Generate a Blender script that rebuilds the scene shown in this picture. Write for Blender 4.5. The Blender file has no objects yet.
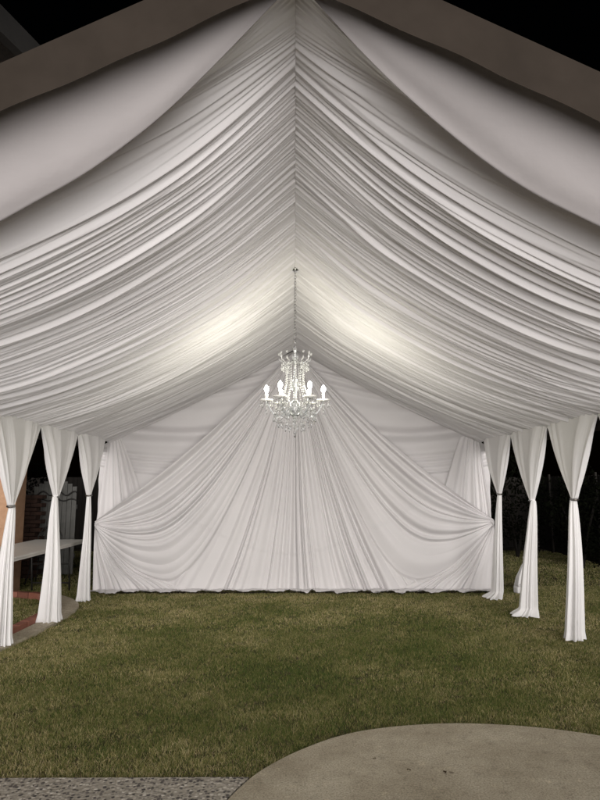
import bpy, bmesh, math, random
import numpy as np
from mathutils import Vector, Matrix
R = math.radians
random.seed(7); rng = np.random.default_rng(11)
sc = bpy.context.scene
COL = sc.collection

# ------------------------------------------------------------------ helpers
def tag(o, label=None, cat=None, group=None, kind=None):
    if label: o['label'] = label
    if cat: o['category'] = cat
    if group: o['group'] = group
    if kind: o['kind'] = kind
    return o
def empty(name, loc=(0, 0, 0), rz=0):
    o = bpy.data.objects.new(name, None); COL.objects.link(o)
    o.location = loc; o.rotation_euler = (0, 0, rz); o.empty_display_size = .1
    return o
def link(name, me, mat, parent=None):
    o = bpy.data.objects.new(name, me); COL.objects.link(o)
    if mat: me.materials.append(mat)
    if parent: o.parent = parent
    return o
def grid(name, P, mat, parent=None, smooth=True, wrap=False):
    """P: (n,m,3) array -> one quad-sheet mesh."""
    n, m = P.shape[:2]
    me = bpy.data.meshes.new(name)
    idx = np.arange(n * m).reshape(n, m)
    if wrap:
        idx = np.concatenate([idx, idx[:, :1]], 1)
    q = np.stack([idx[:-1, :-1], idx[1:, :-1], idx[1:, 1:], idx[:-1, 1:]], -1).reshape(-1, 4)
    me.vertices.add(n * m); me.vertices.foreach_set('co', P.reshape(-1).astype(np.float32))
    me.loops.add(q.size); me.loops.foreach_set('vertex_index', q.reshape(-1).astype(np.int32))
    me.polygons.add(len(q))
    me.polygons.foreach_set('loop_start', np.arange(0, q.size, 4, dtype=np.int32))
    me.polygons.foreach_set('loop_total', np.full(len(q), 4, np.int32))
    me.update(calc_edges=True)
    me.polygons.foreach_set('use_smooth', np.full(len(q), smooth))
    me.validate()
    return link(name, me, mat, parent)
class MB:
    def __init__(s): s.b = bmesh.new()
    def box(s, c, d, rz=0, bev=0, rot=None):
        r = bmesh.ops.create_cube(s.b, size=1)
        M = Matrix.Translation(c) @ (rot if rot is not None else Matrix.Rotation(rz, 4, 'Z')) @ Matrix.Diagonal((*d, 1))
        bmesh.ops.transform(s.b, matrix=M, verts=r['verts'])
        if bev:
            es = list({e for v in r['verts'] for e in v.link_edges})
            bmesh.ops.bevel(s.b, geom=es, offset=bev, segments=2, affect='EDGES', profile=.5)
        return s
    def tube(s, pts, rad, seg=8, closed=False):
        pts = [Vector(p) for p in pts]; n = len(pts); rings = []
        if not hasattr(rad, '__len__'): rad = [rad] * n
        for i, p in enumerate(pts):
            a = pts[(i - 1) % n] if (closed or i > 0) else p
            c = pts[(i + 1) % n] if (closed or i < n - 1) else p
            t = (c - a).normalized()
            u = t.cross(Vector((0, 0, 1)))
            if u.length < 1e-3: u = t.cross(Vector((1, 0, 0)))
            u.normalize(); w = t.cross(u)
            rings.append([s.b.verts.new(p + (u * math.cos(2 * math.pi * k / seg) + w * math.sin(2 * math.pi * k / seg)) * rad[i]) for k in range(seg)])
        for i in range(n if closed else n - 1):
            A, B = rings[i], rings[(i + 1) % n]
            for k in range(seg):
                s.b.faces.new((A[k], A[(k + 1) % seg], B[(k + 1) % seg], B[k]))
        if not closed:
            s.b.faces.new(rings[0][::-1]); s.b.faces.new(rings[-1])
        return s
    def lathe(s, prof, c=(0, 0, 0), seg=16):
        rings = []
        for r, z in prof:
            rings.append([s.b.verts.new((c[0] + max(r, 1e-4) * math.cos(2 * math.pi * k / seg), c[1] + max(r, 1e-4) * math.sin(2 * math.pi * k / seg), c[2] + z)) for k in range(seg)])
        for A, B in zip(rings, rings[1:]):
            for k in range(seg): s.b.faces.new((A[k], A[(k + 1) % seg], B[(k + 1) % seg], B[k]))
        s.b.faces.new(rings[0][::-1]); s.b.faces.new(rings[-1])
        return s
    def gem(s, c, r, h=None):
        h = h or r
        r_ = bmesh.ops.create_icosphere(s.b, subdivisions=1, radius=1)
        bmesh.ops.transform(s.b, matrix=Matrix.Translation(c) @ Matrix.Diagonal((r, r, h, 1)), verts=r_['verts'])
        return s
    def prism(s, pts, z0, z1):
        a = [s.b.verts.new((x, y, z0)) for x, y in pts]; b = [s.b.verts.new((x, y, z1)) for x, y in pts]
        s.b.faces.new(a[::-1]); s.b.faces.new(b)
        for i in range(len(pts)):
            j = (i + 1) % len(pts); s.b.faces.new((a[i], a[j], b[j], b[i]))
        return s
    def build(s, name, mat, parent=None, smooth=False):
        me = bpy.data.meshes.new(name)
        bmesh.ops.recalc_face_normals(s.b, faces=s.b.faces)
        s.b.to_mesh(me); s.b.free()
        if smooth:
            for p in me.polygons: p.use_smooth = True
        return link(name, me, mat, parent)

# ------------------------------------------------------------------ materials
def newmat(name):
    m = bpy.data.materials.new(name); m.use_nodes = True
    nt = m.node_tree; nt.nodes.clear()
    out = nt.nodes.new('ShaderNodeOutputMaterial')
    def N(t, **kw):
        n = nt.nodes.new(t)
        for k, v in kw.items():
            if k in n.inputs: n.inputs[k].default_value = v
            else: setattr(n, k, v)
        return n
    return m, nt, out, N
def ramp(N, nt, src, stops):
    r = N('ShaderNodeValToRGB'); el = r.color_ramp.elements
    while len(el) < len(stops): el.new(.5)
    for e, (p, c) in zip(el, stops): e.position = p; e.color = (*c, 1)
    nt.links.new(src, r.inputs[0]); return r.outputs[0]
def plain(name, stops, scale=8, rough=.8, bump=.1, detail=6, spec=.3, metal=0, bscale=None, dist=.01, stretch=None):
    m, nt, out, N = newmat(name); L = nt.links.new
    tc = N('ShaderNodeTexCoord'); vec = tc.outputs['Object']
    if stretch:
        mp = N('ShaderNodeMapping'); mp.inputs['Scale'].default_value = stretch; L(vec, mp.inputs[0]); vec = mp.outputs[0]
    n = N('ShaderNodeTexNoise', Scale=scale, Detail=detail, Roughness=.6); L(vec, n.inputs['Vector'])
    n2 = N('ShaderNodeTexNoise', Scale=bscale or scale * 6, Detail=4); L(vec, n2.inputs['Vector'])
    c = ramp(N, nt, n.outputs[0], stops)
    b = N('ShaderNodeBsdfPrincipled', Roughness=rough, Metallic=metal)
    b.inputs['Specular IOR Level'].default_value = spec
    L(c, b.inputs['Base Color'])
    bp = N('ShaderNodeBump', Strength=bump, Distance=dist); L(n2.outputs[0], bp.inputs['Height']); L(bp.outputs[0], b.inputs['Normal'])
    L(b.outputs[0], out.inputs[0]); return m
def cloth(name, col, trans=.25, wr=.25, wscale=9):
    m, nt, out, N = newmat(name); L = nt.links.new
    tc = N('ShaderNodeTexCoord')
    n = N('ShaderNodeTexNoise', Scale=wscale, Detail=5, Roughness=.55); L(tc.outputs['Object'], n.inputs['Vector'])
    n2 = N('ShaderNodeTexNoise', Scale=1.3, Detail=3); L(tc.outputs['Object'], n2.inputs['Vector'])
    c = ramp(N, nt, n2.outputs[0], [(.3, tuple(v * .95 for v in col)), (.7, col)])
    bp = N('ShaderNodeBump', Strength=wr, Distance=.02); L(n.outputs[0], bp.inputs['Height'])
    b = N('ShaderNodeBsdfPrincipled', Roughness=.62); b.inputs['Specular IOR Level'].default_value = .25
    b.inputs['Sheen Weight'].default_value = .15
    L(c, b.inputs['Base Color']); L(bp.outputs[0], b.inputs['Normal'])
    t = N('ShaderNodeBsdfTranslucent'); L(c, t.inputs[0])
    mx = N('ShaderNodeMixShader', Fac=trans); L(b.outputs[0], mx.inputs[1]); L(t.outputs[0], mx.inputs[2])
    L(mx.outputs[0], out.inputs[0]); return m
M = {}
M['drape'] = cloth('white_drape_cloth', (.86, .845, .855), .28, .08)
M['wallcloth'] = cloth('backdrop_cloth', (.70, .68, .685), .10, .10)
M['curtain'] = cloth('curtain_cloth', (.90, .89, .89), .2, .2, 14)
M['vinyl'] = cloth('canopy_vinyl', (.60, .55, .50), .12, .1, 3)
M['header'] = cloth('front_swag_cloth', (.33, .31, .312), .2, .5, 3)  # darker copy of the white drape cloth, greyed to dim the front-lit swag
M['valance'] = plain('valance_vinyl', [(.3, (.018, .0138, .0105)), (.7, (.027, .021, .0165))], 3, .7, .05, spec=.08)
M['metal'] = plain('white_coated_pole', [(.3, (.6, .6, .59)), (.7, (.68, .68, .67))], 20, .4, .02)
M['iron'] = plain('black_iron', [(.3, (.015, .014, .013)), (.7, (.03, .028, .026))], 20, .5, .05)
M['ring'] = plain('dark_silver_ring', [(.3, (.10, .09, .08)), (.7, (.2, .18, .16))], 60, .25, .02, metal=.8)
M['table'] = plain('white_table_plastic', [(.3, (.62, .60, .56)), (.7, (.68, .66, .62))], 6, .45, .03)
M['stucco'] = plain('tan_stucco', [(.3, (.34, .20, .12)), (.7, (.42, .26, .165))], 12, .9, .5, bscale=90)
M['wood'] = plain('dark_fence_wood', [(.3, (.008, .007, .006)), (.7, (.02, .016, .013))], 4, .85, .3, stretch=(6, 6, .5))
M['gate'] = plain('toned_down_gate_vinyl', [(.3, (.07, .07, .065)), (.7, (.12, .118, .11))], 5, .5, .03)  # white gate vinyl toned down to dark grey so it stands out less
M['eave'] = plain('painted_eave_wood', [(.3, (.008, .0075, .007)), (.7, (.014, .013, .012))], 5, .8, .1)
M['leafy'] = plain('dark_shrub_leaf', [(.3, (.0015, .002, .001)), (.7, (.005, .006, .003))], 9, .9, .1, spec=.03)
M['bark'] = plain('shrub_bark', [(.3, (.006, .005, .004)), (.7, (.012, .009, .007))], 9, .9, .4)

def m_brick():
    m, nt, out, N = newmat('red_brick'); L = nt.links.new
    g = N('ShaderNodeNewGeometry'); tc = N('ShaderNodeTexCoord')
    n = N('ShaderNodeTexNoise', Scale=40, Detail=5); L(tc.outputs['Object'], n.inputs['Vector'])
    a = N('ShaderNodeMath', operation='MULTIPLY_ADD'); a.inputs[1].default_value = .6; L(g.outputs['Random Per Island'], a.inputs[0])
    s = N('ShaderNodeMath', operation='MULTIPLY'); s.inputs[1].default_value = .4; L(n.outputs[0], s.inputs[0]); L(s.outputs[0], a.inputs[2])
    c = ramp(N, nt, a.outputs[0], [(.1, (.13, .05, .035)), (.5, (.24, .085, .055)), (.9, (.33, .15, .11))])
    b = N('ShaderNodeBsdfPrincipled', Roughness=.9); L(c, b.inputs['Base Color'])
    bp = N('ShaderNodeBump', Strength=.5, Distance=.004); L(n.outputs[0], bp.inputs['Height']); L(bp.outputs[0], b.inputs['Normal'])
    L(b.outputs[0], out.inputs[0]); return m
M['brick'] = m_brick(); M['oldbrick'] = plain('dark_old_brick', [(.3, (.035, .02, .015)), (.7, (.07, .038, .028))], 9, .9, .4)
def m_concrete():
    m, nt, out, N = newmat('patio_concrete'); L = nt.links.new
    tc = N('ShaderNodeTexCoord'); o = tc.outputs['Object']
    n = N('ShaderNodeTexNoise', Scale=2.2, Detail=8, Roughness=.62); L(o, n.inputs['Vector'])
    f = N('ShaderNodeTexNoise', Scale=95, Detail=4, Roughness=.7); L(o, f.inputs['Vector'])
    md = N('ShaderNodeTexNoise', Scale=14, Detail=7, Roughness=.7); L(o, md.inputs['Vector'])
    c1 = ramp(N, nt, n.outputs[0], [(.32, (.33, .285, .205)), (.5, (.41, .36, .27)), (.68, (.50, .45, .35))])
    c2 = ramp(N, nt, f.outputs[0], [(.34, (.55, .54, .53)), (.5, (.97, .97, .97)), (.66, (1.26, 1.26, 1.26))])
    c3 = ramp(N, nt, md.outputs[0], [(.30, (.68, .68, .66)), (.46, (1, 1, 1)), (.58, (1.0, 1.0, 1.0)), (.68, (1.30, 1.29, 1.25))])
    mx = N('ShaderNodeMix', data_type='RGBA', blend_type='MULTIPLY'); mx.inputs[0].default_value = 1
    L(c1, mx.inputs[6]); L(c2, mx.inputs[7])
    my = N('ShaderNodeMix', data_type='RGBA', blend_type='MULTIPLY'); my.inputs[0].default_value = 1
    L(mx.outputs[2], my.inputs[6]); L(c3, my.inputs[7])
    # a few spilled-drop stains and specks
    v = N('ShaderNodeTexVoronoi', Scale=3.1); v.inputs['Randomness'].default_value = 1
    w = N('ShaderNodeTexNoise', Scale=30, Detail=3); L(o, w.inputs['Vector'])
    va = N('ShaderNodeVectorMath', operation='MULTIPLY_ADD'); va.inputs[1].default_value = (.05, .05, .05); L(w.outputs['Color'], va.inputs[0]); L(o, va.inputs[2])
    L(va.outputs[0], v.inputs['Vector'])
    st = ramp(N, nt, v.outputs['Distance'], [(.040, (.30, .27, .24)), (.062, (1, 1, 1))])
    mz = N('ShaderNodeMix', data_type='RGBA', blend_type='MULTIPLY'); mz.inputs[0].default_value = .8
    L(my.outputs[2], mz.inputs[6]); L(st, mz.inputs[7])
    b = N('ShaderNodeBsdfPrincipled', Roughness=.85); L(mz.outputs[2], b.inputs['Base Color'])
    ad = N('ShaderNodeMath', operation='ADD'); L(f.outputs[0], ad.inputs[0]); L(md.outputs[0], ad.inputs[1])
    bp = N('ShaderNodeBump', Strength=.35, Distance=.006); L(ad.outputs[0], bp.inputs['Height']); L(bp.outputs[0], b.inputs['Normal'])
    L(b.outputs[0], out.inputs[0]); return m
M['concrete'] = m_concrete()
def m_aggregate():
    m, nt, out, N = newmat('exposed_aggregate'); L = nt.links.new
    tc = N('ShaderNodeTexCoord'); o = tc.outputs['Object']
    v = N('ShaderNodeTexVoronoi', Scale=50); L(o, v.inputs['Vector'])
    n = N('ShaderNodeTexNoise', Scale=4, Detail=4); L(o, n.inputs['Vector'])
    sep = N('ShaderNodeSeparateColor'); L(v.outputs['Color'], sep.inputs[0])
    pc = ramp(N, nt, sep.outputs[0], [(.0, (.035, .03, .03)), (.38, (.12, .105, .095)), (.55, (.33, .30, .26)), (.85, (.46, .42, .36)), (1, (.6, .56, .5))])
    rim = ramp(N, nt, v.outputs['Distance'], [(.42, (0, 0, 0)), (.62, (1, 1, 1))])
    mx = N('ShaderNodeMix', data_type='RGBA'); L(rim, mx.inputs[0]); L(pc, mx.inputs[6]); mx.inputs[7].default_value = (.33, .30, .25, 1)
    b = N('ShaderNodeBsdfPrincipled', Roughness=.75); L(mx.outputs[2], b.inputs['Base Color'])
    inv = N('ShaderNodeMath', operation='SUBTRACT'); inv.inputs[0].default_value = 1; L(v.outputs['Distance'], inv.inputs[1])
    bp = N('ShaderNodeBump', Strength=.9, Distance=.008); L(inv.outputs[0], bp.inputs['Height']); L(bp.outputs[0], b.inputs['Normal'])
    L(b.outputs[0], out.inputs[0]); return m
M['aggregate'] = m_aggregate()
M['soil'] = plain('lawn_soil', [(.3, (.030, .026, .014)), (.7, (.085, .068, .038))], 5, .95, .6, bscale=60, dist=.02)
def m_grass():
    m, nt, out, N = newmat('grass_blades'); L = nt.links.new
    g = N('ShaderNodeNewGeometry'); tc = N('ShaderNodeTexCoord'); o = tc.outputs['Object']
    n = N('ShaderNodeTexNoise', Scale=1.0, Detail=5, Roughness=.62); L(o, n.inputs['Vector'])
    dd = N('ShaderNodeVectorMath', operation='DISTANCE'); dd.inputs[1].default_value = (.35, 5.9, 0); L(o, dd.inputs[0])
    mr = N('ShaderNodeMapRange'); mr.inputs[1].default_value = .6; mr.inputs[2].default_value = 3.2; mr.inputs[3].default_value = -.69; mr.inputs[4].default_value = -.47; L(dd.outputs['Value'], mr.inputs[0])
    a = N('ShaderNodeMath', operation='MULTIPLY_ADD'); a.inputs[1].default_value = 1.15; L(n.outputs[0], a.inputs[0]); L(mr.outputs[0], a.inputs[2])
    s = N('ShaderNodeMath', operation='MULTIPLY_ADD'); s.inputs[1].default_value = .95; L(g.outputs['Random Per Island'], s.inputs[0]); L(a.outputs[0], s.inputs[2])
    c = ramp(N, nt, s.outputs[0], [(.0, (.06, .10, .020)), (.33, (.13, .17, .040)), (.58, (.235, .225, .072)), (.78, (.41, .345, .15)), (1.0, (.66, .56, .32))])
    b = N('ShaderNodeBsdfPrincipled', Roughness=.6); L(c, b.inputs['Base Color']); b.inputs['Specular IOR Level'].default_value = .3
    t = N('ShaderNodeBsdfTranslucent'); L(c, t.inputs[0])
    mx = N('ShaderNodeMixShader', Fac=.25); L(b.outputs[0], mx.inputs[1]); L(t.outputs[0], mx.inputs[2])
    L(mx.outputs[0], out.inputs[0]); return m
M['grass'] = m_grass()
def m_simple(name, col, rough=.1, trans=0, emit=None, es=0, metal=0):
    m, nt, out, N = newmat(name)
    b = N('ShaderNodeBsdfPrincipled', Roughness=rough, Metallic=metal, IOR=1.5)
    b.inputs['Base Color'].default_value = (*col, 1); b.inputs['Transmission Weight'].default_value = trans
    if emit: b.inputs['Emission Color'].default_value = (*emit, 1); b.inputs['Emission Strength'].default_value = es
    nt.links.new(b.outputs[0], out.inputs[0]); return m
M['crystal'] = m_simple('cut_crystal', (.96, .97, .98), .03, .88)
M['glassarm'] = m_simple('moulded_glass', (.8, .83, .85), .08, .95)
M['chrome'] = m_simple('chrome', (.55, .55, .56), .15, 0, metal=1)
M['candle'] = m_simple('candle_sleeve', (.85, .84, .8), .4)
BULB = 270.0
M['bulb'] = m_simple('lit_bulb', (1, 1, 1), .3, 0, (1.0, .965, .80), BULB)

# ------------------------------------------------------------------ fold generators
def fold_table(length, mean_w, seed, n=None, spread=.45, sharp=1.0):
    """1-D random pleat profile in [0,1] with irregular widths, heights and asymmetry."""
    r = np.random.default_rng(seed); res = max(mean_w / 40, length / 60000)
    x = np.arange(0, length, res); y = np.zeros_like(x); p = -mean_w
    while p < length:
        w = mean_w * float(np.exp(r.normal(0, spread)))
        hgt = r.uniform(.35, 1) * min(1.5, (w / mean_w)) ** .6; g = r.uniform(.7, 2.2) * sharp; sk = r.uniform(-.35, .35)
        i0, i1 = np.searchsorted(x, [p, p + w])
        if i1 > i0:
            s = (x[i0:i1] - p) / w; s = s ** (1 + sk)
            y[i0:i1] = hgt * (.5 - .5 * np.cos(2 * np.pi * s)) ** g
        p += w
    return x, y
def samp(tab, q): return np.interp(q, tab[0], tab[1])
def snoise(x, y, seed, f=1.0):
    """cheap smooth 2-D noise in [-1,1]"""
    r = np.random.default_rng(seed); o = np.zeros(np.broadcast(x, y).shape)
    for k in range(6):
        a, b = r.normal(0, 1, 2) * f; o = o + np.sin(a * x * 2 + b * y * 2 + r.uniform(0, 6.28)) / 6
    return o * 1.6
def sstep(a, b, x):
    t = np.clip((x - a) / (b - a), 0, 1); return t * t * (3 - 2 * t)

# ------------------------------------------------------------------ tent dimensions (metres)
HW, RZ, EZ = 3.05, 3.93, 2.38       # half width, ridge height, eave height
Y0, Y1 = 2.28, 9.95                 # gable edge in front, back of the tent
slope = (RZ - EZ) / HW

# ------------------------------------------------------------------ ceiling drapes
def ceiling(side, seed):
    y0, y1 = 2.625, 9.83
    q = np.linspace(0, 1, 1500); yy = y0 + (y1 - y0) * (.62 * q + .38 * q ** 2.2); yy = yy[:, None]
    t = np.linspace(0, 1, 96) ** 1.0; t = t[None, :]
    Lr = 10.5
    big = fold_table(Lr, .075, seed, spread=.4, sharp=1.4); fine = fold_table(Lr, .024, seed + 1); wide = fold_table(Lr, .26, seed + 2); mid = fold_table(Lr, .045, seed + 5, spread=.7, sharp=1.3)
    drift = .035 * snoise(yy * .8, t * 1.4, seed + 3, .9) * (.3 + t)
    w = yy + drift + .2
    w2 = yy + .05 * snoise(yy * .5, t * 1.1, seed + 4, .9) + .35
    w3 = yy + .03 * snoise(yy * 1.1, t * 1.6, seed + 8, 1.0) + .55
    sag0 = np.interp(yy, [2.5, 2.9, 4.5, 7, 9.0, 9.83], [.37, .35, .27, .18, .10, .05])
    sag0 = sag0 + .02 * snoise(yy * 1.4, 0 * yy, seed + 6)
    k = yy - y0
    sag = (sag0 - .035 * np.exp(-k / .25)) * 4 * t * (1 - t) * (1 + .25 * (.5 - t))
    ampf = np.interp(yy, [2.5, 3.2, 5, 7, 9.8], [1.0, 1.05, 1.0, .75, .45])
    rise = sstep(0, .22, t); dn = 1 - .25 * sstep(.7, 1, t)
    h = ampf * (samp(big, w) * .042 * (.25 + .82 * rise) * dn + samp(mid, w3) * .034 * (.4 + .7 * rise) * dn
                + samp(fine, w2 * 1.0) * (.013 * (1 - rise) + .015) + samp(wide, w2) * .022 * rise * dn)
    # behind the front hem the cloth turns up into a deep valley before the gathers start
    h = h * (.25 + .75 * sstep(.12, .5, k))
    up = (.02 + .32 * np.exp(-((k - .22) / .13) ** 2)) * (4 * t * (1 - t)) ** 1.15 * np.exp(-np.maximum(0, k - .5) / .3)
    z = RZ - .02 - t * (RZ - EZ - .0) - sag - h + up
    # merge into the eave edge with small gathers
    x = side * (t * (HW - .03) + .012 * snoise(yy * 9, t * 2, seed + 9) * rise * (1 - t))
    x = x + side * .008 * samp(fine, w) * (1 - rise) * np.minimum(1, t * 25)
    mt = np.sin(np.minimum(1, t / .4) * math.pi / 2)
    y = yy + .02 * snoise(yy * 3, t * 2, seed + 7) * rise - .26 * (1 - mt) * np.exp(-k / .35)
    P = np.stack([x, y + 0 * x, z], -1)
    return grid('ceiling_drape', P, M['drape'])
tag(ceiling(-1, 21), 'white gathered ceiling drape sloping from the ridge down to the left side curtains', 'ceiling drape', 'gathered ceiling drapes')
tag(ceiling(1, 51), 'white gathered ceiling drape sloping from the ridge down to the right side curtains', 'ceiling drape', 'gathered ceiling drapes')

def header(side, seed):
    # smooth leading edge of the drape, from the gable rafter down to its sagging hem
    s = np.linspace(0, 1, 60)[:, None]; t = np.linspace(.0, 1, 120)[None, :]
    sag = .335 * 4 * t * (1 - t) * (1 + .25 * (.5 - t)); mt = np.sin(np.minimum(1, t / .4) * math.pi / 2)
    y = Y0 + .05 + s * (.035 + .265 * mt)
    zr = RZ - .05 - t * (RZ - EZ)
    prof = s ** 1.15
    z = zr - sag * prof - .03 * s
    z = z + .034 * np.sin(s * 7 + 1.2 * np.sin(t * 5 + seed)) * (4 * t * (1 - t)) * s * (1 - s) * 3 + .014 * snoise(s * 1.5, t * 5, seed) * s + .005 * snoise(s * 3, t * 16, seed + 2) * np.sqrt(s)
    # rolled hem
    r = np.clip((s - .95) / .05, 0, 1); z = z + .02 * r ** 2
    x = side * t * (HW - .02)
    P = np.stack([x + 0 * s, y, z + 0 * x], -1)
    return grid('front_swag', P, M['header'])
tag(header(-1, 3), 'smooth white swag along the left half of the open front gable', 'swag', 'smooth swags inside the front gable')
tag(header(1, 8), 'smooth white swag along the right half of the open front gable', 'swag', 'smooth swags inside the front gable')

# ------------------------------------------------------------------ tent: canopy, valance, frame
tent = empty('party_tent', (0, 0, 0))
tag(tent, 'large peaked frame tent with brownish canopy and valance over the lawn', 'tent')
nY = 40; nX = 61
xs = np.linspace(-HW - .08, HW + .08, nX)
Pc = np.zeros((nY, nX, 3))
for i, yv in enumerate(np.linspace(Y0, Y1, nY)):
    bow = .02 * math.sin(i * .9)
    Pc[i, :, 0] = xs; Pc[i, :, 1] = yv; Pc[i, :, 2] = RZ + .06 - np.abs(xs) * slope - .012 * (1 - np.cos(i * 1.3))
grid('canopy', Pc, M['vinyl'], tent)
def valance_strip(p0, p1, drop, inset_dir, name='valance'):
    n = 160; s = np.linspace(0, 1, n)[None, :]; v = np.linspace(0, 1, 9)[:, None]
    p0 = np.array(p0); p1 = np.array(p1)
    base = p0[None, None, :] * (1 - s[..., None]) + p1[None, None, :] * s[..., None]
    Ln = np.linalg.norm(p1 - p0)
    wav = .005 * np.sin(s * Ln * 5.5) + .004 * np.sin(s * Ln * 13 + 1)
    sc_ = .006 * np.abs(np.sin(s * Ln * 3.3))
    P = np.repeat(base, 9, 0).copy()
    P[..., 2] -= v * (drop - sc_)
    P += np.array(inset_dir)[None, None, :] * (wav * v)[..., None]
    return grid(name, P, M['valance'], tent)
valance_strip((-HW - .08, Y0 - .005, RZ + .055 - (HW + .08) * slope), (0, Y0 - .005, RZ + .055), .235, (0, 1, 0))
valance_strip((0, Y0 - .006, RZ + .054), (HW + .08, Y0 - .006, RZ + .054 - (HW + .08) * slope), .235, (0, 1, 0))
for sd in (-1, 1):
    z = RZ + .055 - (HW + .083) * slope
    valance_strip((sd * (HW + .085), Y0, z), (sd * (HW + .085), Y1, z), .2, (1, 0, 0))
for yv in (Y0 + .05, 4.9, 7.4, Y1 - .04):
    for sd in (-1, 1):
        MB().tube([(0, yv, RZ + .02), (sd * (HW + .02), yv, RZ + .02 - (HW + .02) * slope)], .024).build('rafter', M['metal'], tent, True)
MB().tube([(0, Y0 + .06, RZ + .018), (0, Y1 - .05, RZ + .018)], .024).build('ridge_pole', M['metal'], tent, True)
for sd in (-1, 1):
    MB().tube([(sd * (HW + .02), Y0 + .06, EZ + .035), (sd * (HW + .02), Y1 - .05, EZ + .035)], .024).build('eave_beam', M['metal'], tent, True)
    for yv in (Y0 + .05, 4.6, Y1 - .04):
        b = MB().tube([(sd * (HW + .02), yv, -.02), (sd * (HW + .02), yv, EZ + .03)], .024)
        b.box((sd * (HW + .02), yv, -.012), (.14, .14, .012)); b.build('tent_leg', M['metal'], tent)

# ------------------------------------------------------------------ backdrop of the far gable
YB = 9.86
PK = np.array([0.0, 3.86]); EDGE = 3.08
def rbez(P, C, T, w, v):
    b0 = (1 - v) ** 2; b1 = 2 * v * (1 - v) * w; b2 = v ** 2; d = b0 + b1 + b2
    return [(b0 * P[k] + b1 * C[k] + b2 * T[k]) / d for k in range(2)]
def arcify(X, Z):
    n = X.shape[1]; q = np.linspace(0, 1, n); X2 = X.copy(); Z2 = Z.copy()
    for i in range(X.shape[0]):
        d = np.hypot(np.diff(X[i]), np.diff(Z[i])); c = np.concatenate([[0], np.cumsum(d)]); c /= c[-1]
        X2[i] = np.interp(q, c, X[i]); Z2[i] = np.interp(q, c, Z[i])
    return X2, Z2
def place(name, X, Z, H, side, parent, mat='wallcloth', base=0.0):
    """X,Z on the wall plane; H forward displacement; cloth that overshoots the ground lies forward on it"""
    over = np.maximum(0, .012 - Z)
    Z = Z + (.028 * np.maximum(0, snoise(X * 1.7, 0 * X, 17 + int(side)) - .1) + .016 * np.abs(np.sin(X * 5.3 + side))) * np.clip(1 - Z / .5, 0, 1) * (over < .05)
    Zz = np.where(Z < .012, .012 + (.010 * np.abs(np.sin(X * 37 + over * 30)) + .030 * np.abs(np.sin(X * 7 + over * 12 + side))) * np.minimum(1, over * 14), Z)
    Y = YB - base - H - over * 1.0
    return grid(name, np.stack([side * X, Y, Zz], -1), M[mat], parent)
def hemline(X, Z, side):
    if side < 0: zh = np.interp(X, [-.3, 0, .5, .9, 1.4, 2.0, 3], [.55, .56, .62, .74, .98, 1.32, 2.2])
    else: zh = np.interp(X, [-.3, 0, .5, 1.0, 1.6, 2.2, 3], [.55, .56, .66, .86, 1.14, 1.55, 2.3])
    d = Z - zh
    return .007 * sstep(-.006, .006, d) + .006 * np.exp(-(d / .012) ** 2)
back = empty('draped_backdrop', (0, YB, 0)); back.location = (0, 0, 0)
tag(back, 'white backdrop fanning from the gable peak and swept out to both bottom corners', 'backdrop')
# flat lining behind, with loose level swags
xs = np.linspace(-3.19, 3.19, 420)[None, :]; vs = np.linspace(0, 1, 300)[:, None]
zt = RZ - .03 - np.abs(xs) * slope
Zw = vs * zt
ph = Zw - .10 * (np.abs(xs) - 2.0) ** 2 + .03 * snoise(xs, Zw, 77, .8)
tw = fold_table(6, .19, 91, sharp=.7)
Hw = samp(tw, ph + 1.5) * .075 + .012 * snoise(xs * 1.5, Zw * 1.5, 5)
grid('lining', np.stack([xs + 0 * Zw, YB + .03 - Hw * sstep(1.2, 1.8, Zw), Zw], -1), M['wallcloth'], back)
def paths(A, B, u, nv):
    # smooth curves through key points that slide from row A to row B, even in arc length
    m = len(A); q = np.linspace(0, m - 1, 220); i = np.minimum(q.astype(int), m - 2); f = (q - i)[None, :]
    def cr(C):
        p0, p1, p2, p3 = C[:, np.maximum(i - 1, 0)], C[:, i], C[:, i + 1], C[:, np.minimum(i + 2, m - 1)]
        return .5 * (2 * p1 + (p2 - p0) * f + (2 * p0 - 5 * p1 + 4 * p2 - p3) * f ** 2 + (-p0 + 3 * p1 - 3 * p2 + p3) * f ** 3)
    X, Z = cr(A[None, :, 0] * (1 - u) + B[None, :, 0] * u), cr(A[None, :, 1] * (1 - u) + B[None, :, 1] * u)
    X2 = np.zeros((len(u), nv)); Z2 = X2.copy(); qq = np.linspace(0, 1, nv)
    for r in range(len(u)):
        c = np.concatenate([[0], np.cumsum(np.hypot(np.diff(X[r]), np.diff(Z[r])))]); c /= c[-1]
        X2[r] = np.interp(qq, c, X[r]); Z2[r] = np.interp(qq, c, Z[r])
    return X2, Z2
def perp(X, Z, u):
    # distance between neighbouring pleat lines per unit of u
    du = np.gradient(u[:, 0])[:, None]
    ax, az = np.gradient(X, axis=0) / du, np.gradient(Z, axis=0) / du
    tx, tz = np.gradient(X, axis=1), np.gradient(Z, axis=1); n = np.hypot(tx, tz) + 1e-6
    return np.abs(ax * tz - az * tx) / n
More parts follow.
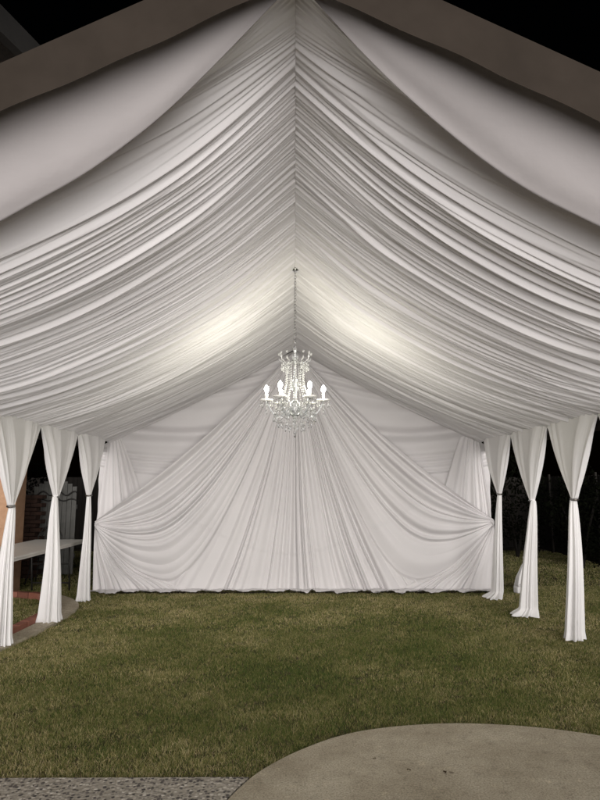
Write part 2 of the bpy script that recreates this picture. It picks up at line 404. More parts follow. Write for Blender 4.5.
def swags(side, sd):
    sx = 1
    T = np.array([3.19, 1.07 if side < 0 else 1.10]); K = np.array([1.66 if side < 0 else 1.55, .20])
    P = PK
    # --- upper swag: from the peak to the tie-back, each pleat hanging lower than the one before
    nu, nv = 560, 380
    u = np.linspace(0, 1, nu)[:, None]; v = np.linspace(0, 1, nv)[None, :]
    kx = K[0]
    top = np.array([P + (T - P) * f + np.array([-.02, -.17]) * 4 * f * (1 - f) for f in (0, .2, .42, .58, .7, .8, .9, 1)])
    low = np.array([P, (.66 * kx / 1.66, 2.15), (1.22 * kx / 1.66, .95), (kx, .32), (kx + .35, .13), (kx + .78, .26), (kx + 1.18, .58), T - np.array([0, .07])])
    X, Z = paths(top, low, u ** .92, nv)
    X = X[:, ::2]; Z = Z[:, ::2]; v = v[:, ::2]
    tab = fold_table(1.3, .078, sd, spread=.5, sharp=.75); tab2 = fold_table(1.3, .19, sd + 1, sharp=.7)
    dr = .012 * snoise(v * 3, u * 5, sd + 2, .8)
    spread = np.clip(perp(X, Z, u) / 1.6, 0, 1) ** .8; ph = u * (1 - .28 * u * u)
    H = samp(tab, ph + dr + .1) * .078 * (.04 + spread) + samp(tab2, ph - dr + .1) * .12 * spread
    H = H + .05 * np.exp(-((u - .0) / .02) ** 2) * spread * .4 + hemline(X, Z, side) * (Z > .2)
    H = (H + .012) * (1 - .9 * sstep(.90, 1, u)) - .035 * sstep(.955, 1, u)
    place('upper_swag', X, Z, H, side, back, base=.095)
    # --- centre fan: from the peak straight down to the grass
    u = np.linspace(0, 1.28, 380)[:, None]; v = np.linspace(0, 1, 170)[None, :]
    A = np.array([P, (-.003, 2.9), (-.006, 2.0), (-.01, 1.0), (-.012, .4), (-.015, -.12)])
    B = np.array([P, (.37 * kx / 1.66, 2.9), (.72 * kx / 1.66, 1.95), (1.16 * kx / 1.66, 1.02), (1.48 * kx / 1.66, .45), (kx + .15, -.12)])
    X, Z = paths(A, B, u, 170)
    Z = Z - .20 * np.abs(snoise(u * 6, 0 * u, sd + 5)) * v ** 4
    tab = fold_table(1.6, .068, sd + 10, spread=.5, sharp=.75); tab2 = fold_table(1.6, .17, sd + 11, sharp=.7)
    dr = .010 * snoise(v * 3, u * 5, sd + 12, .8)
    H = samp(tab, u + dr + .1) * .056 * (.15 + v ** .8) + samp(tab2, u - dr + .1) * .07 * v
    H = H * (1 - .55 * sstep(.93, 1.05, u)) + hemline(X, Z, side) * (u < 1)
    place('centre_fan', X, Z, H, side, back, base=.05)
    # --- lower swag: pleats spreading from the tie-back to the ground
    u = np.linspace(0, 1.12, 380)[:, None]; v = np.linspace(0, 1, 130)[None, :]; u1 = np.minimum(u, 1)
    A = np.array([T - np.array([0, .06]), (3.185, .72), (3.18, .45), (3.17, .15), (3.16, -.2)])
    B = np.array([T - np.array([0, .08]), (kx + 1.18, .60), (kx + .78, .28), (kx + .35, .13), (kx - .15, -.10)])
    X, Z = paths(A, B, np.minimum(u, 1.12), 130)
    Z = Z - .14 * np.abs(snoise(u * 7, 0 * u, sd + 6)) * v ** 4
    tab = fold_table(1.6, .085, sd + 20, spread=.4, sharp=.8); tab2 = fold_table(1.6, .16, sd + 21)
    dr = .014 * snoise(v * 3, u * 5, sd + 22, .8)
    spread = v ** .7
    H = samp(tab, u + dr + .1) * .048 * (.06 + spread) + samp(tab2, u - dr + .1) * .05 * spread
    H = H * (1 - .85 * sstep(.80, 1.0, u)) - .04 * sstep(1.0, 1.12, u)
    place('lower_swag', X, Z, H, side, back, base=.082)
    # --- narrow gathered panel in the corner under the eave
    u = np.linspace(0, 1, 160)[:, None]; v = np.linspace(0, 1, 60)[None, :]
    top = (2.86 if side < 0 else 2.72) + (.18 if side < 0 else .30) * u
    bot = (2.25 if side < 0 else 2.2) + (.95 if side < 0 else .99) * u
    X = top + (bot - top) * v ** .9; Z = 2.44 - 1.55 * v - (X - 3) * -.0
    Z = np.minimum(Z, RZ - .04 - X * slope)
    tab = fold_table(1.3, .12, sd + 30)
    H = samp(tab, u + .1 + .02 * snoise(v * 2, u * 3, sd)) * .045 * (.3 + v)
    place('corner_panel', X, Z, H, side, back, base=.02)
    # tie-back knot of twisted cloth
    b = MB()
    for k in range(5):
        a = k * 1.25
        b.tube([(side * (T[0] - .07 + .01 * k), YB - .16 + .01 * k, T[1] - .03 - .014 * k + .03 * math.sin(a)), (side * (T[0] - .02), YB - .13, T[1] - .04 + .02 * math.cos(a)), (side * (T[0] - .005), YB - .08, T[1] - .05)], [.006, .010, .007], 8)
    b.build('tie_back', M['wallcloth'], back, True)
swags(-1, 300); swags(1, 412)

# ------------------------------------------------------------------ side curtains
def curtain(side, yc, foot, tie_z, seed, label, wtop=1.2, puddle=0.0, tie_y=0.0, hemw=.17):
    root = empty('side_curtain', (foot[0], foot[1], 0))
    tag(root, label, 'curtain', 'tied side curtains')
    fx, fy = foot
    nth, nz = 260, 170
    th = np.linspace(0, 2 * math.pi, nth, endpoint=False)[None, :]
    ztop = EZ - .005
    kk = np.linspace(0, 1, nz)
    zz = np.where(kk < .46, ztop + (tie_z - ztop) * (kk / .46), tie_z + (.0 - tie_z) * ((kk - .46) / .54))[:, None]
    up = zz >= tie_z
    s = np.where(up, (zz - tie_z) / (ztop - tie_z), (tie_z - zz) / tie_z)
    wU = .055 + (wtop - .055) * s ** .92
    wL = .055 + (hemw - .055) * (s ** .55)
    W = np.where(up, wU, wL) / 2
    T = np.where(up, .05 + .05 * np.sin(math.pi * np.clip(s, 0, 1)) * 1.0, .05 + (.09 + .03 * (seed % 3)) * s ** (.45 + .12 * (seed % 4))) / 2
    ct, st = np.cos(th), np.sin(th)
    ex = np.where(up, .55, 1.0)
    a = np.sign(ct) * np.abs(ct) ** ex          # along Y
    b = np.sign(st) * np.abs(st) ** 1.0         # along X
    # folds converge at the tie
    tab = fold_table(7.0, .50, seed, spread=.45); thc = np.minimum(th, 2 * math.pi - th) * 1.0
    arc = th + .10 * snoise(zz * 1.2, th, seed + 1, .6)
    f1 = samp(tab, np.mod(arc, 2 * math.pi) + .3)
    blend = sstep(0, .35, th) * sstep(0, .35, 2 * math.pi - th)
    f1 = f1 * blend
    amp = np.where(up, .012 + .034 * np.sin(math.pi * s ** 1.3) + .002 * s, .010 + .050 * s)
    r = 1 + np.where(up, 0, 1) * (f1 - .4) * .55 * (.3 + s)
    yl = a * W * r; xl = b * (T * r) + np.where(up, np.sign(st) * (f1 - .3) * amp * np.abs(st) ** .5, 0)
    # finer gathers
    fine = fold_table(8, .11, seed + 4); f2 = samp(fine, np.mod(arc, 2 * math.pi) + .5) * blend
    xl = xl + np.sign(st) * f2 * .005 * np.where(up, .4 + s - 1.3 * s ** 6, .5) * np.abs(st) ** .4
    bow = .03 * np.sin(zz * 2.2 + seed)
    cx = np.where(up, side * (HW - .06) * s + (1 - s) * side * (HW - .05), side * (HW - .05) * (1 - s) + fx * s)
    ty = yc + tie_y
    cy = np.where(up, ty + (yc - ty) * s, ty + (fy - ty) * s + .035 * np.sin(s * 4 + seed * 2.1) * (1 - s))
    # scalloped header
    zoff = np.where(up, (s ** 4) * (.055 - .11 * np.abs(a) ** 2), 0)
    # hem lies a little outward on the grass
    hem = sstep(.93, 1.0, np.where(up, 0, s))
    yl = yl * (1 + hem * (.15 + puddle)); xl = xl * (1 + hem * (.1 + puddle * .8))
    X = cx + xl - side * hem * puddle * .12; Y = cy + yl - hem * puddle * .05
    Z = zz + zoff + 0 * th + hem * .012 * np.sin(th * 5 + seed)
    Z = np.maximum(Z, .004)
    P = np.stack([X + 0 * th - fx, Y + 0 * th - fy, Z], -1)
    grid('panel', P, M['curtain'], root, wrap=True)
    # ring and jewel
    tx, tyy = side * (HW - .05) - fx, ty - fy
    ring = MB()
    ring.tube([(tx + .036 * math.cos(k * math.pi / 10), tyy + .036 * math.sin(k * math.pi / 10), tie_z + .006 * math.sin(k * math.pi / 10)) for k in range(20)], .012, 8, True)
    rg = ring.build('tie_ring', M['ring'], root, True)
    g = MB(); g.gem((tx - side * .042, tyy - .014, tie_z), .014, .014); g.gem((tx - side * .036, tyy - .034, tie_z - .003), .010, .010)
    g.build('jewel', M['crystal'], rg)
    return root
LC = HW - .05
curtain(-1, 6.46, (-3.03, 6.52), 1.42, 1, 'left side tied white curtain nearest the camera, cut by the photo edge')
curtain(-1, 7.66, (-2.98, 7.64), 1.50, 2, 'middle tied white curtain of the left side, in front of the white table', hemw=.19)
curtain(-1, 8.87, (-3.04, 9.0), 1.50, 3, 'farthest tied white curtain of the left side, next to the backdrop', hemw=.19)
curtain(1, 6.46, (3.0, 6.72), 1.49, 4, 'largest fully visible tied white curtain of the right side', tie_y=.04)
curtain(1, 7.66, (2.99, 7.95), 1.45, 5, 'middle tied white curtain of the right side with its hem kicked inward', puddle=.45)
curtain(1, 8.87, (3.0, 9.15), 1.52, 6, 'farthest tied white curtain of the right side, touching the backdrop', puddle=.6)
curtain(1, 5.26, (3.02, 5.4), 1.47, 9, 'tied white curtain of the right side mostly beyond the photo edge')

# ------------------------------------------------------------------ chandelier
CH = (0.0, 6.05)
ch = empty('crystal_chandelier', (CH[0], CH[1], 2.12))
tag(ch, 'crystal chandelier with six lit candle bulbs hanging on a chain from the ridge', 'chandelier')
oz = -2.12
def Q(x, y, z): return (x, y, z + oz)
b = MB()
z = 3.86; k = 0
while z > 3.06:
    a = k % 2
    pts = [Q((.011 * math.cos(q * math.pi / 5)) * (1 - a), (.011 * math.cos(q * math.pi / 5)) * a, z + .021 * math.sin(q * math.pi / 5)) for q in range(10)]
    b.tube(pts, .0035, 5, True); z -= .031; k += 1
b.build('chain', M['chrome'], ch)
MB().lathe([(.0, 3.90), (.045, 3.895), (.05, 3.88), (.02, 3.865), (.0, 3.86)], (0, 0, oz), 14).build('ceiling_hook', M['chrome'], ch)
MB().tube([Q(.0, .012, 3.84), Q(-.012, .012, 3.5), Q(-.008, .012, 3.2), Q(-.03, .012, 3.05), Q(0, .01, 2.96)], .003, 5).build('power_cord', M['chrome'], ch)
MB().lathe([(.0, 3.06), (.012, 3.05), (.02, 3.02), (.012, 2.99), (.03, 2.96), (.035, 2.93), (.014, 2.9), (.011, 2.75), (.03, 2.7), (.045, 2.66), (.03, 2.61), (.014, 2.58), (.014, 2.5), (.05, 2.46), (.075, 2.42), (.06, 2.36), (.02, 2.32), (.012, 2.27), (.0, 2.25)], (0, 0, oz), 18).build('stem', M['glassarm'], ch, True)
b = MB()
for k in range(12):
    a = k * math.pi / 6
    b.tube([Q(.03 * math.cos(a), .03 * math.sin(a), 2.90), Q(.10 * math.cos(a), .10 * math.sin(a), 2.87), Q(.155 * math.cos(a), .155 * math.sin(a), 2.91), Q(.165 * math.cos(a), .165 * math.sin(a), 2.96 if k % 2 else 2.93)], .005, 6)
    b.gem(Q(.165 * math.cos(a), .165 * math.sin(a), 2.975), .013, .018)
    b.gem(Q(.135 * math.cos(a), .135 * math.sin(a), 2.865), .010, .02); b.gem(Q(.135 * math.cos(a), .135 * math.sin(a), 2.82), .012, .026)
b.build('crown', M['crystal'], ch)
for k in range(12):                                   # bead strands from crown to body
    b = MB(); a = k * math.pi / 6 + .1
    for q in range(17):
        s = q / 16; r = .10 + (.16 - .10) * s + .035 * math.sin(math.pi * s) * -1
        zz = 2.86 + (2.47 - 2.86) * s
        b.gem(Q(r * math.cos(a), r * math.sin(a), zz), .0095)
    b.build('bead_strand', M['crystal'], ch)
b = MB()                                              # lower basket of drops
for ring_r, zt, n in ((.205, 2.385, 18), (.215, 2.325, 18), (.17, 2.265, 14), (.10, 2.225, 9)):
    for k in range(n):
        a = k * 2 * math.pi / n + ring_r
        b.gem(Q(ring_r * math.cos(a), ring_r * math.sin(a), zt), .009)
        b.gem(Q(ring_r * math.cos(a), ring_r * math.sin(a), zt - .028), .0125, .024)
    b.tube([Q(ring_r * math.cos(q * math.pi / 12), ring_r * math.sin(q * math.pi / 12), zt + .012) for q in range(24)], .003, 5, True)
b.gem(Q(0, 0, 2.215), .02, .02); b.gem(Q(0, 0, 2.165), .02, .02)
b.tube([Q(0, 0, 2.26), Q(0, 0, 2.14)], .0025, 5)
b.build('drop_basket', M['crystal'], ch)
MB().gem(Q(0, 0, 2.125), .014, .01).build('finial', M['chrome'], ch)
arm0 = None
def make_arm():
    pts = []; rad = []
    for q in range(18):
        s = q / 17
        r = .05 + (.29 - .05) * s; zz = 2.44 - .12 * math.sin(math.pi * min(1, s * 1.0)) ** .9 + .045 * s ** 3
        pts.append(Q(r, 0, zz)); rad.append(.0085)
    pts.append(Q(.29, 0, 2.485)); rad.append(.007)
    b = MB().tube(pts, rad, 8)
    a = b.build('arm', M['glassarm'], ch, True)
    b = MB().lathe([(.0, 2.478), (.03, 2.480), (.062, 2.492), (.07, 2.502), (.064, 2.503), (.028, 2.492), (.0, 2.492)], (.29, 0, oz), 20)
    b.build('drip_pan', M['candle'], a, True)
    MB().lathe([(.0, 2.488), (.013, 2.489), (.0125, 2.575), (.0, 2.576)], (.29, 0, oz), 12).build('candle', M['candle'], a, True)
    MB().lathe([(.0, 2.576), (.011, 2.578), (.021, 2.596), (.022, 2.612), (.014, 2.634), (.0, 2.652)], (.29, 0, oz), 12).build('bulb', M['bulb'], a, True)
    for k in range(8):
        b = MB(); q = k * math.pi / 4
        for j, (dz, g, hh) in enumerate(((.016, .006, .006), (.030, .006, .006), (.056, .009, .02))):
            b.gem((.29 + .063 * math.cos(q), .063 * math.sin(q), 2.497 - dz + oz), g, hh)
        b.build('pendant', M['crystal'], a)
    b = MB(); b.gem((.29, 0, 2.405 + oz), .012, .02); b.gem((.29, 0, 2.37 + oz), .010, .022); b.build('long_pendant', M['crystal'], a)
    b = MB()
    for q in range(11):                               # swag of beads to the body
        s = q / 10; b.gem((.08 + .15 * s, .0, 2.46 + .03 * s - .07 * math.sin(math.pi * s) + oz), .0075)
    b.build('bead_swag', M['crystal'], a)
    return a
arm0 = make_arm()
kids = list(arm0.children)
for k in range(1, 6):
    a = arm0.copy(); COL.objects.link(a); a.parent = ch; a.rotation_euler = (0, 0, k * math.pi / 3)
    for c in kids:
        d = c.copy(); COL.objects.link(d); d.parent = a

# ------------------------------------------------------------------ ground
edge = [(-.52, 2.6), (-.46, 3.0), (-.36, 3.38), (-.235, 3.67), (-.085, 3.88), (.09, 4.06), (.28, 4.21), (.50, 4.32), (.82, 4.40), (1.18, 4.425), (1.58, 4.37), (1.93, 4.25), (2.3, 4.05), (2.65, 3.90), (2.95, 3.5), (3.15, 3.0), (3.2, 2.4)]
def smooth_poly(pts, n=6):
    o = []
    for i in range(len(pts) - 1):
        p0 = pts[max(i - 1, 0)]; p1 = pts[i]; p2 = pts[i + 1]; p3 = pts[min(i + 2, len(pts) - 1)]
        for k in range(n):
            t = k / n
            o.append(tuple(.5 * (2 * p1[j] + (-p0[j] + p2[j]) * t + (2 * p0[j] - 5 * p1[j] + 4 * p2[j] - p3[j]) * t * t + (-p0[j] + 3 * p1[j] - 3 * p2[j] + p3[j]) * t ** 3) for j in range(2)))
    o.append(pts[-1]); return o
es = smooth_poly(edge)
pat = [(-.52, -.4)] + es + [(3.2, -.4)]  # slab cut short behind the camera so low sun reaches the ceiling underside
o = MB().prism([(x, y) for x, y in pat][::-1], -.12, 0.0).build('round_patio', M['concrete']); o['kind'] = 'structure'
agg = [(-6, -.4), (-.535, -.4)] + [(x - .014, y + .004) for x, y in es if y < 3.655 and x < 0] + [(-.258, 3.668), (-6, 3.672)]
o = MB().prism(agg, -.12, -.004).build('aggregate_path', M['aggregate']); o['kind'] = 'structure'
o = MB().prism([(-30, 3.0), (30, 3.0), (30, 40), (-30, 40)], -.5, -.034).build('ground', M['soil']); o['kind'] = 'structure'
o = MB().prism([(3.21, -.4), (30, -.4), (30, 2.995), (3.21, 2.995)], -.5, -.036).build('side_ground', M['soil']); o['kind'] = 'structure'
# mow strip: kerb of concrete round the planting bed
ko = smooth_poly([(-3.10, 5.2), (-3.02, 5.9), (-2.95, 6.6), (-2.90, 7.1), (-2.89, 7.95), (-2.97, 8.6), (-3.25, 9.12), (-3.65, 9.5), (-4.3, 9.75)], 6)
def offset(pts, d):
    o = []
    for i, p in enumerate(pts):
        a = Vector(pts[max(i - 1, 0)]); c = Vector(pts[min(i + 1, len(pts) - 1)]); t = (c - a).normalized()
        o.append((p[0] - t.y * d, p[1] + t.x * d))
    return o
ki = offset(ko, .22)
o = MB().prism(ko + ki[::-1], -.1, .006).build('garden_kerb', M['concrete']); o['kind'] = 'structure'
kb = offset(ko, .285)
b = MB(); acc = 0; last = None; rr = random.Random(5)
for i in range(len(kb) - 1):
    a, c = Vector(kb[i]), Vector(kb[i + 1]); L = (c - a).length; t = (c - a) / L; pos = 0
    while acc + (L - pos) >= .205:
        pos += .205 - acc; acc = 0; p = a + t * pos
        b.box((p.x, p.y, .012 + rr.uniform(-.004, .004)), (.10, .195, .10), math.atan2(t.y, t.x) - math.pi / 2 + rr.uniform(-.02, .02), .006)
    acc += L - pos
bb = b.build('brick_border', M['brick']); tag(bb, 'low red brick border curving along the concrete kerb behind the left curtains', 'brick border')
# grass
def in_poly(x, y, poly):
    ins = np.zeros(x.shape, bool); n = len(poly)
    for i in range(n):
        x1, y1 = poly[i]; x2, y2 = poly[(i + 1) % n]
        c = ((y1 > y) != (y2 > y)) & (x < (x2 - x1) * (y - y1) / (y2 - y1 + 1e-12) + x1); ins ^= c
    return ins
def scatter(x0, x1, y0, y1, dens):
    n = int((x1 - x0) * (y1 - y0) * dens)
    return rng.uniform(x0, x1, n), rng.uniform(y0, y1, n)
GX, GY, GW = [], [], []
for (x0, x1, y0, y1, d, wd) in ((-3.0, 3.6, 3.66, 5.2, 30000, .0022), (-3.6, 4.2, 5.2, 7.2, 19000, .0030), (-4.6, 5.2, 7.2, 10.4, 10000, .0042), (-7.5, 9, 10.4, 16, 2600, .006), (3.6, 6.5, 4, 7.2, 2500, .008)):
    x, y = scatter(x0, x1, y0, y1, d); GX.append(x); GY.append(y); GW.append(np.full(len(x), wd))
gx = np.concatenate(GX); gy = np.concatenate(GY); gw = np.concatenate(GW)
jit = .010
keep = ~in_poly(gx, gy + .012, pat) & (gy > 3.680 + 0 * gx) & ~in_poly(gx, gy, ko + kb[::-1])
clump = snoise(gx * 6, gy * 6, 40, 1.0) + snoise(gx * 15, gy * 15, 41, 1.0)
keep &= (rng.random(len(gx)) < np.clip(.86 + .22 * clump, .3, 1))
keep &= ~((np.abs(gx) < 3.05) & (gy > 9.72) & (gy < 9.9))
gx, gy, gw, clump = gx[keep], gy[keep], gw[keep], clump[keep]
n = len(gx); hgt = rng.uniform(.014, .032, n) * (1 + .22 * clump); ang = rng.uniform(0, 6.283, n); la = rng.uniform(0, 6.283, n); lean = rng.uniform(.2, 1.25, n) * hgt
wx, wy = np.cos(ang) * gw / 2, np.sin(ang) * gw / 2
zb = np.full(n, -.034)
V = np.zeros((n, 5, 3), np.float32)
mx_, my_ = gx + np.cos(la) * lean * .35, gy + np.sin(la) * lean * .35
V[:, 0] = np.stack([gx - wx, gy - wy, zb], 1); V[:, 1] = np.stack([gx + wx, gy + wy, zb], 1)
V[:, 2] = np.stack([mx_ + wx * .8, my_ + wy * .8, zb + hgt * .62], 1); V[:, 3] = np.stack([mx_ - wx * .8, my_ - wy * .8, zb + hgt * .62], 1)
V[:, 4] = np.stack([gx + np.cos(la) * lean, gy + np.sin(la) * lean, zb + hgt * rng.uniform(.8, 1.0, n)], 1)
me = bpy.data.meshes.new('lawn_grass'); me.vertices.add(n * 5); me.vertices.foreach_set('co', V.reshape(-1))
base = (np.arange(n) * 5)[:, None]
loops = np.concatenate([base + np.array([0, 1, 2, 3]), base + np.array([3, 2, 4])], 1).astype(np.int32)
me.loops.add(n * 7); me.loops.foreach_set('vertex_index', loops.reshape(-1)); me.polygons.add(n * 2)
ls = np.stack([np.arange(n) * 7, np.arange(n) * 7 + 4], 1).reshape(-1).astype(np.int32)
me.polygons.foreach_set('loop_start', ls); me.polygons.foreach_set('loop_total', np.tile(np.array([4, 3], np.int32), n))
me.update(calc_edges=True)
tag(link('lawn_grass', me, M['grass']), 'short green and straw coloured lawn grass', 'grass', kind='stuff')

leafm = plain('dry_leaf', [(.3, (.05, .03, .015)), (.7, (.11, .065, .03))], 60, .8, .3)
for (x, y, sc_, rz, lab) in ((.66, 3.73, 1.0, .4, 'small dark dry leaf on the round patio, left one of the close pair'), (.86, 3.70, 1.35, 1.7, 'larger dark dry leaf on the round patio, right one of the close pair'), (.48, 3.88, .8, 2.6, 'tiny thin dry leaf lying on the round patio nearer the grass edge')):
    n_ = 12; P_ = np.zeros((n_, 3, 3))
    for i in range(n_):
        q = i / (n_ - 1); wd = .011 * math.sin(math.pi * q) ** .7 + .0005
        for j in range(3): P_[i, j] = (.045 * (q - .5), (j - 1) * wd, .004 + .006 * abs(j - 1) + .005 * math.sin(q * 5))
    lf = grid('fallen_leaf', P_, leafm); lf.location = (x, y, 0); lf.rotation_euler = (0, 0, rz); lf.scale = (sc_ * .62,) * 3
    tag(lf, lab, 'leaf', 'dry leaves on the patio')

# ------------------------------------------------------------------ left: table, house, gate, chair
tb = empty('folding_table', (-3.92, 8.7, 0))
tag(tb, 'long white folding table standing outside behind the left curtains', 'table')
MB().box((0, 0, .735), (.84, 3.2, .035), bev=.01).build('table_top', M['table'], tb)
MB().box((.405, 0, .708), (.03, 3.14, .018)).box((-.405, 0, .708), (.03, 3.14, .018)).build('top_rim', M['table'], tb)
for yy in (-1.2, 1.2):
    for xx in (-.3, .3):
        s = 1 if yy > 0 else -1
        MB().tube([(xx, yy, .70), (xx, yy + s * .10, -.02)], .014).build('leg', M['iron'], tb, True)
    MB().tube([(-.3, yy + .04 * s, .4), (.3, yy + .04 * s, .4)], .011).tube([(-.3, yy + .085 * s, .10), (.3, yy + .085 * s, .10)], .011).build('cross_bar', M['iron'], tb, True)
    MB().tube([(.0, yy - s * .5, .70), (.0, yy + .04 * s, .4)], .010).build('brace', M['iron'], tb, True)
hs = empty('house', (-6.2, 10.2, 0))
tag(hs, 'tan stucco house wall corner standing left behind the white table', 'house')
b = MB().box((0, -.42, 2.2), (3.62, .34, 4.5), bev=.01); b.build('wall', M['stucco'], hs)
MB().box((0, 0, 4.48), (4.6, 2.0, .16)).build('eave', M['eave'], hs)
# brick pillar beyond
b = MB(); rr = random.Random(3)
for c in range(20):
    for k in range(2):
        for j in range(2):
            off = .10 if c % 2 else 0
            b.box((-5.02 + k * .21 + (off - .05), 11.3 + j * .105, -.02 + c * .075 + .033), (.20, .098, .066), rr.uniform(-.01, .01), .004)
tag(b.build('brick_pillar', M['oldbrick']), 'dark red brick pillar between the stucco wall and the white gate', 'pillar')
g = empty('garden_gate', (-4.52, 11.5, 0))
tag(g, 'pale arched garden gate with black iron top rail beyond the table', 'gate')
b = MB()
for k in range(9):
    xk = -.36 + k * .09; b.box((xk, 0, .80 + .09 * math.cos(xk * 3.6)), (.084, .02, 1.56 + .18 * math.cos(xk * 3.6)), bev=.004)
b.build('pickets', M['gate'], g)
for zz in (.35, 1.25): MB().box((0, .03, zz), (.82, .03, .08)).build('rail', M['gate'], g)
MB().tube([(x / 10 * .42, -.03, 1.50 + .04 * math.sin(x * .9)) for x in range(-10, 11)], .013).tube([(x / 10 * .42, -.03, 1.38 + .02 * math.sin(x * .9 + 1)) for x in range(-10, 11)], .011).build('iron_rail', M['iron'], g, True)
# iron chair seen under the table
chn = empty('iron_chair', (-4.35, 10.75, 0))
tag(chn, 'black wrought iron garden chair in the dark under and behind the table', 'chair')
MB().lathe([(.0, .43), (.21, .43), (.22, .445), (.21, .455), (0, .455)], seg=20).build('seat', M['iron'], chn, True)
for x, y in ((-.17, -.15), (.17, -.15), (-.17, .17), (.17, .17)):
    MB().tube([(x, y, .44), (x * 1.05, y * 1.05, .2), (x * 1.35, y * 1.35, -.02)], .011).build('leg', M['iron'], chn, True)
b = MB()
b.tube([(-.2, .17, .44), (-.21, .20, .75), (-.13, .22, .90), (0, .225, .94), (.13, .22, .90), (.21, .20, .75), (.2, .17, .44)], .011)
for x in (-.1, 0, .1): b.tube([(x, .18, .45), (x * .5 + .04, .20, .6), (x * 1.2 - .03, .21, .75), (x * .8, .22, .91)], .007)
b.build('backrest', M['iron'], chn, True)

# ------------------------------------------------------------------ right: bunched cloth, fence, shrubs
def bundle():
    th = np.linspace(0, 2 * math.pi, 120, endpoint=False)[None, :]; s = np.linspace(0, 1, 60)[:, None]
    prof = np.interp(s, [0, .04, .35, .7, .8, .86, .93, 1], [.16, .175, .14, .055, .022, .03, .035, .004])
    fold = fold_table(7, .45, 61); f = samp(fold, th + .2) * np.minimum(1, th * 3) * np.minimum(1, (2 * math.pi - th) * 3)
    r = prof * (.8 + .5 * f)
    z = s * .58
    P = np.stack([r * np.cos(th) + .04 * s, r * np.sin(th) * .8, z + 0 * th], -1)
    return grid('cloth_bundle', P, M['curtain'], wrap=True)
o = bundle(); o.scale = (.8, .8, .95); o.location = (3.72, 10.0, -.02)
tag(o, 'white cloth bundle gathered to a point on the grass between two right curtains', 'cloth bundle')
o = MB().box((0, 0, .05), (.15, .12, .10), .3, .02).box((.03, -.02, .11), (.10, .07, .03), .8, .01).build('white_pouch', M['curtain'])
o.location = (3.52, 9.7, -.02); tag(o, 'small folded white pouch lying on the grass beside the cloth bundle', 'pouch')
def fence(name, p0, p1, h, label):
    p0 = Vector(p0); p1 = Vector(p1); d = p1 - p0; L = d.length; ang = math.atan2(d.y, d.x)
    f = empty(name, (p0.x, p0.y, 0), ang); tag(f, label, 'fence')
    b = MB(); k = 0; x = 0; rr = random.Random(9)
    while x < L:
        b.box((x + .07, rr.uniform(-.004, .004), h / 2 - .02 + rr.uniform(-.01, .01)), (.135, .02, h), bev=.003); x += .143
    b.build('boards', M['wood'], f)
    for zz in (.35, h - .3): MB().box((L / 2, .035, zz), (L, .04, .09)).build('rail', M['wood'], f)
    x = 0
    while x <= L + .01:
        MB().box((x, .075, h / 2), (.09, .04, h + .08)).build('post', M['wood'], f); x += 2.4
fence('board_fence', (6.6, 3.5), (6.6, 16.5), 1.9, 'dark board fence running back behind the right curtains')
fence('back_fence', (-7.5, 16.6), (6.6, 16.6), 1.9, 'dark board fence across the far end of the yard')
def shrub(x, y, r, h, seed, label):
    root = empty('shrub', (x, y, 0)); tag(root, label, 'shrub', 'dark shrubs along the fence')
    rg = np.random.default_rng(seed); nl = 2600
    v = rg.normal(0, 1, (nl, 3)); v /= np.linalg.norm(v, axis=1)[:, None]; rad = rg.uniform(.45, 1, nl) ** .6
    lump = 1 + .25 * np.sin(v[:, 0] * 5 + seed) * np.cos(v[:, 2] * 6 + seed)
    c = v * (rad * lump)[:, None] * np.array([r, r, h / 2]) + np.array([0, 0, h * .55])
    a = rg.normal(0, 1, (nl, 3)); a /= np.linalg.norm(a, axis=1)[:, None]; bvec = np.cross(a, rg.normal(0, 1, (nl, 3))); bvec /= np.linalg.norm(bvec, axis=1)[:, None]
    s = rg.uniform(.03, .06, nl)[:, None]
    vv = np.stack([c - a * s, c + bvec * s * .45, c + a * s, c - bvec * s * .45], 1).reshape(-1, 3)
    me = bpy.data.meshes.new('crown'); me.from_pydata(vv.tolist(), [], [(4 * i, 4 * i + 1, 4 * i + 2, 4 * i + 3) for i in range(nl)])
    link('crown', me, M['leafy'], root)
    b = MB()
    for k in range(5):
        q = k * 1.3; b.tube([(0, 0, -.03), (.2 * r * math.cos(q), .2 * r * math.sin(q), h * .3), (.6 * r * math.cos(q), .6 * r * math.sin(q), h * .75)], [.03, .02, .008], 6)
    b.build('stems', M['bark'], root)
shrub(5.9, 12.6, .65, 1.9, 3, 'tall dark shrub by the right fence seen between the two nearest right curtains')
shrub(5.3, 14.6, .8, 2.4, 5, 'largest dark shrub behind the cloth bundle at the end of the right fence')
shrub(-6.1, 14.2, .8, 2.1, 8, 'dark shrub in the left rear corner beyond the gate')

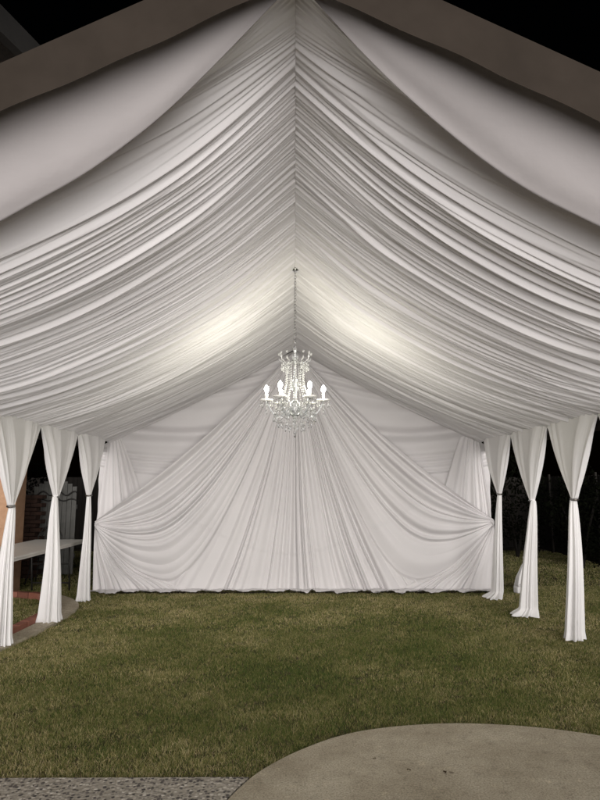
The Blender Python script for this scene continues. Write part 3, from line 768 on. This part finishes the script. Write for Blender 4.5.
# corner of a roof overhang above the tent at upper left
ro = empty('roof_overhang', (-1.5, 2.6, 3.7))
tag(ro, 'dark corner of a house roof overhang above the tent valance at upper left', 'roof overhang')
def beam(p0, p1, w, h, name, mat):
    p0, p1 = Vector(p0), Vector(p1); d = p1 - p0; rot = d.to_track_quat('Y', 'Z').to_matrix().to_4x4()
    b = MB().box((p0 + p1) / 2 - Vector((-1.5, 2.6, 3.7)), (w, d.length, h), rot=rot); return b.build(name, mat, ro)
beam((-1.335, 3.25, 3.93), (-1.92, 1.2, 3.93), .05, .14, 'fascia', M['eave'])
beam((-1.335 - .42, 3.25 + .1, 3.985), (-1.92 - .42, 1.2 + .1, 3.985), .78, .03, 'soffit', M['wood'])

# ------------------------------------------------------------------ light, sky, camera
SUN_EL, SUN_AZ = 1, 4      # low, from behind the camera
W = bpy.data.worlds.new('World'); sc.world = W; W.use_nodes = True
nt = W.node_tree; bg = nt.nodes['Background']
sky = nt.nodes.new('ShaderNodeTexSky'); sky.sky_type = 'NISHITA'; sky.sun_disc = False
sky.sun_elevation = R(SUN_EL); sky.sun_rotation = R(180 + SUN_AZ)
nt.links.new(sky.outputs[0], bg.inputs[0]); bg.inputs[1].default_value = .00035
sl = bpy.data.lights.new('sun', 'SUN'); sl.energy = 4.9; sl.angle = R(64); sl.color = (1.0, .955, .92)
so = bpy.data.objects.new('sun', sl); COL.objects.link(so)
so.rotation_euler = (R(90 - SUN_EL), 0, R(SUN_AZ))      # shines towards +Y and down
cam = bpy.data.cameras.new('camera'); co = bpy.data.objects.new('camera', cam); COL.objects.link(co)
cam.sensor_fit = 'VERTICAL'; cam.sensor_height = 36; cam.lens = 27; cam.clip_start = .05; cam.clip_end = 300
co.location = (0, 0, 1.62); co.rotation_euler = (R(90 + 8.25), 0, R(-.48)); sc.camera = co
vs_ = sc.view_settings; vs_.view_transform = 'Standard'; vs_.look = 'None'; vs_.gamma = 1; vs_.exposure = .45; vs_.use_curve_mapping = False
sc.render.engine = 'CYCLES'
cy = sc.cycles; cy.use_denoising = True; cy.max_bounces = 8; cy.diffuse_bounces = 5; cy.caustics_reflective = False; cy.caustics_refractive = False; cy.sample_clamp_indirect = 4
cy.transparent_max_bounces = 8; cy.use_light_tree = True
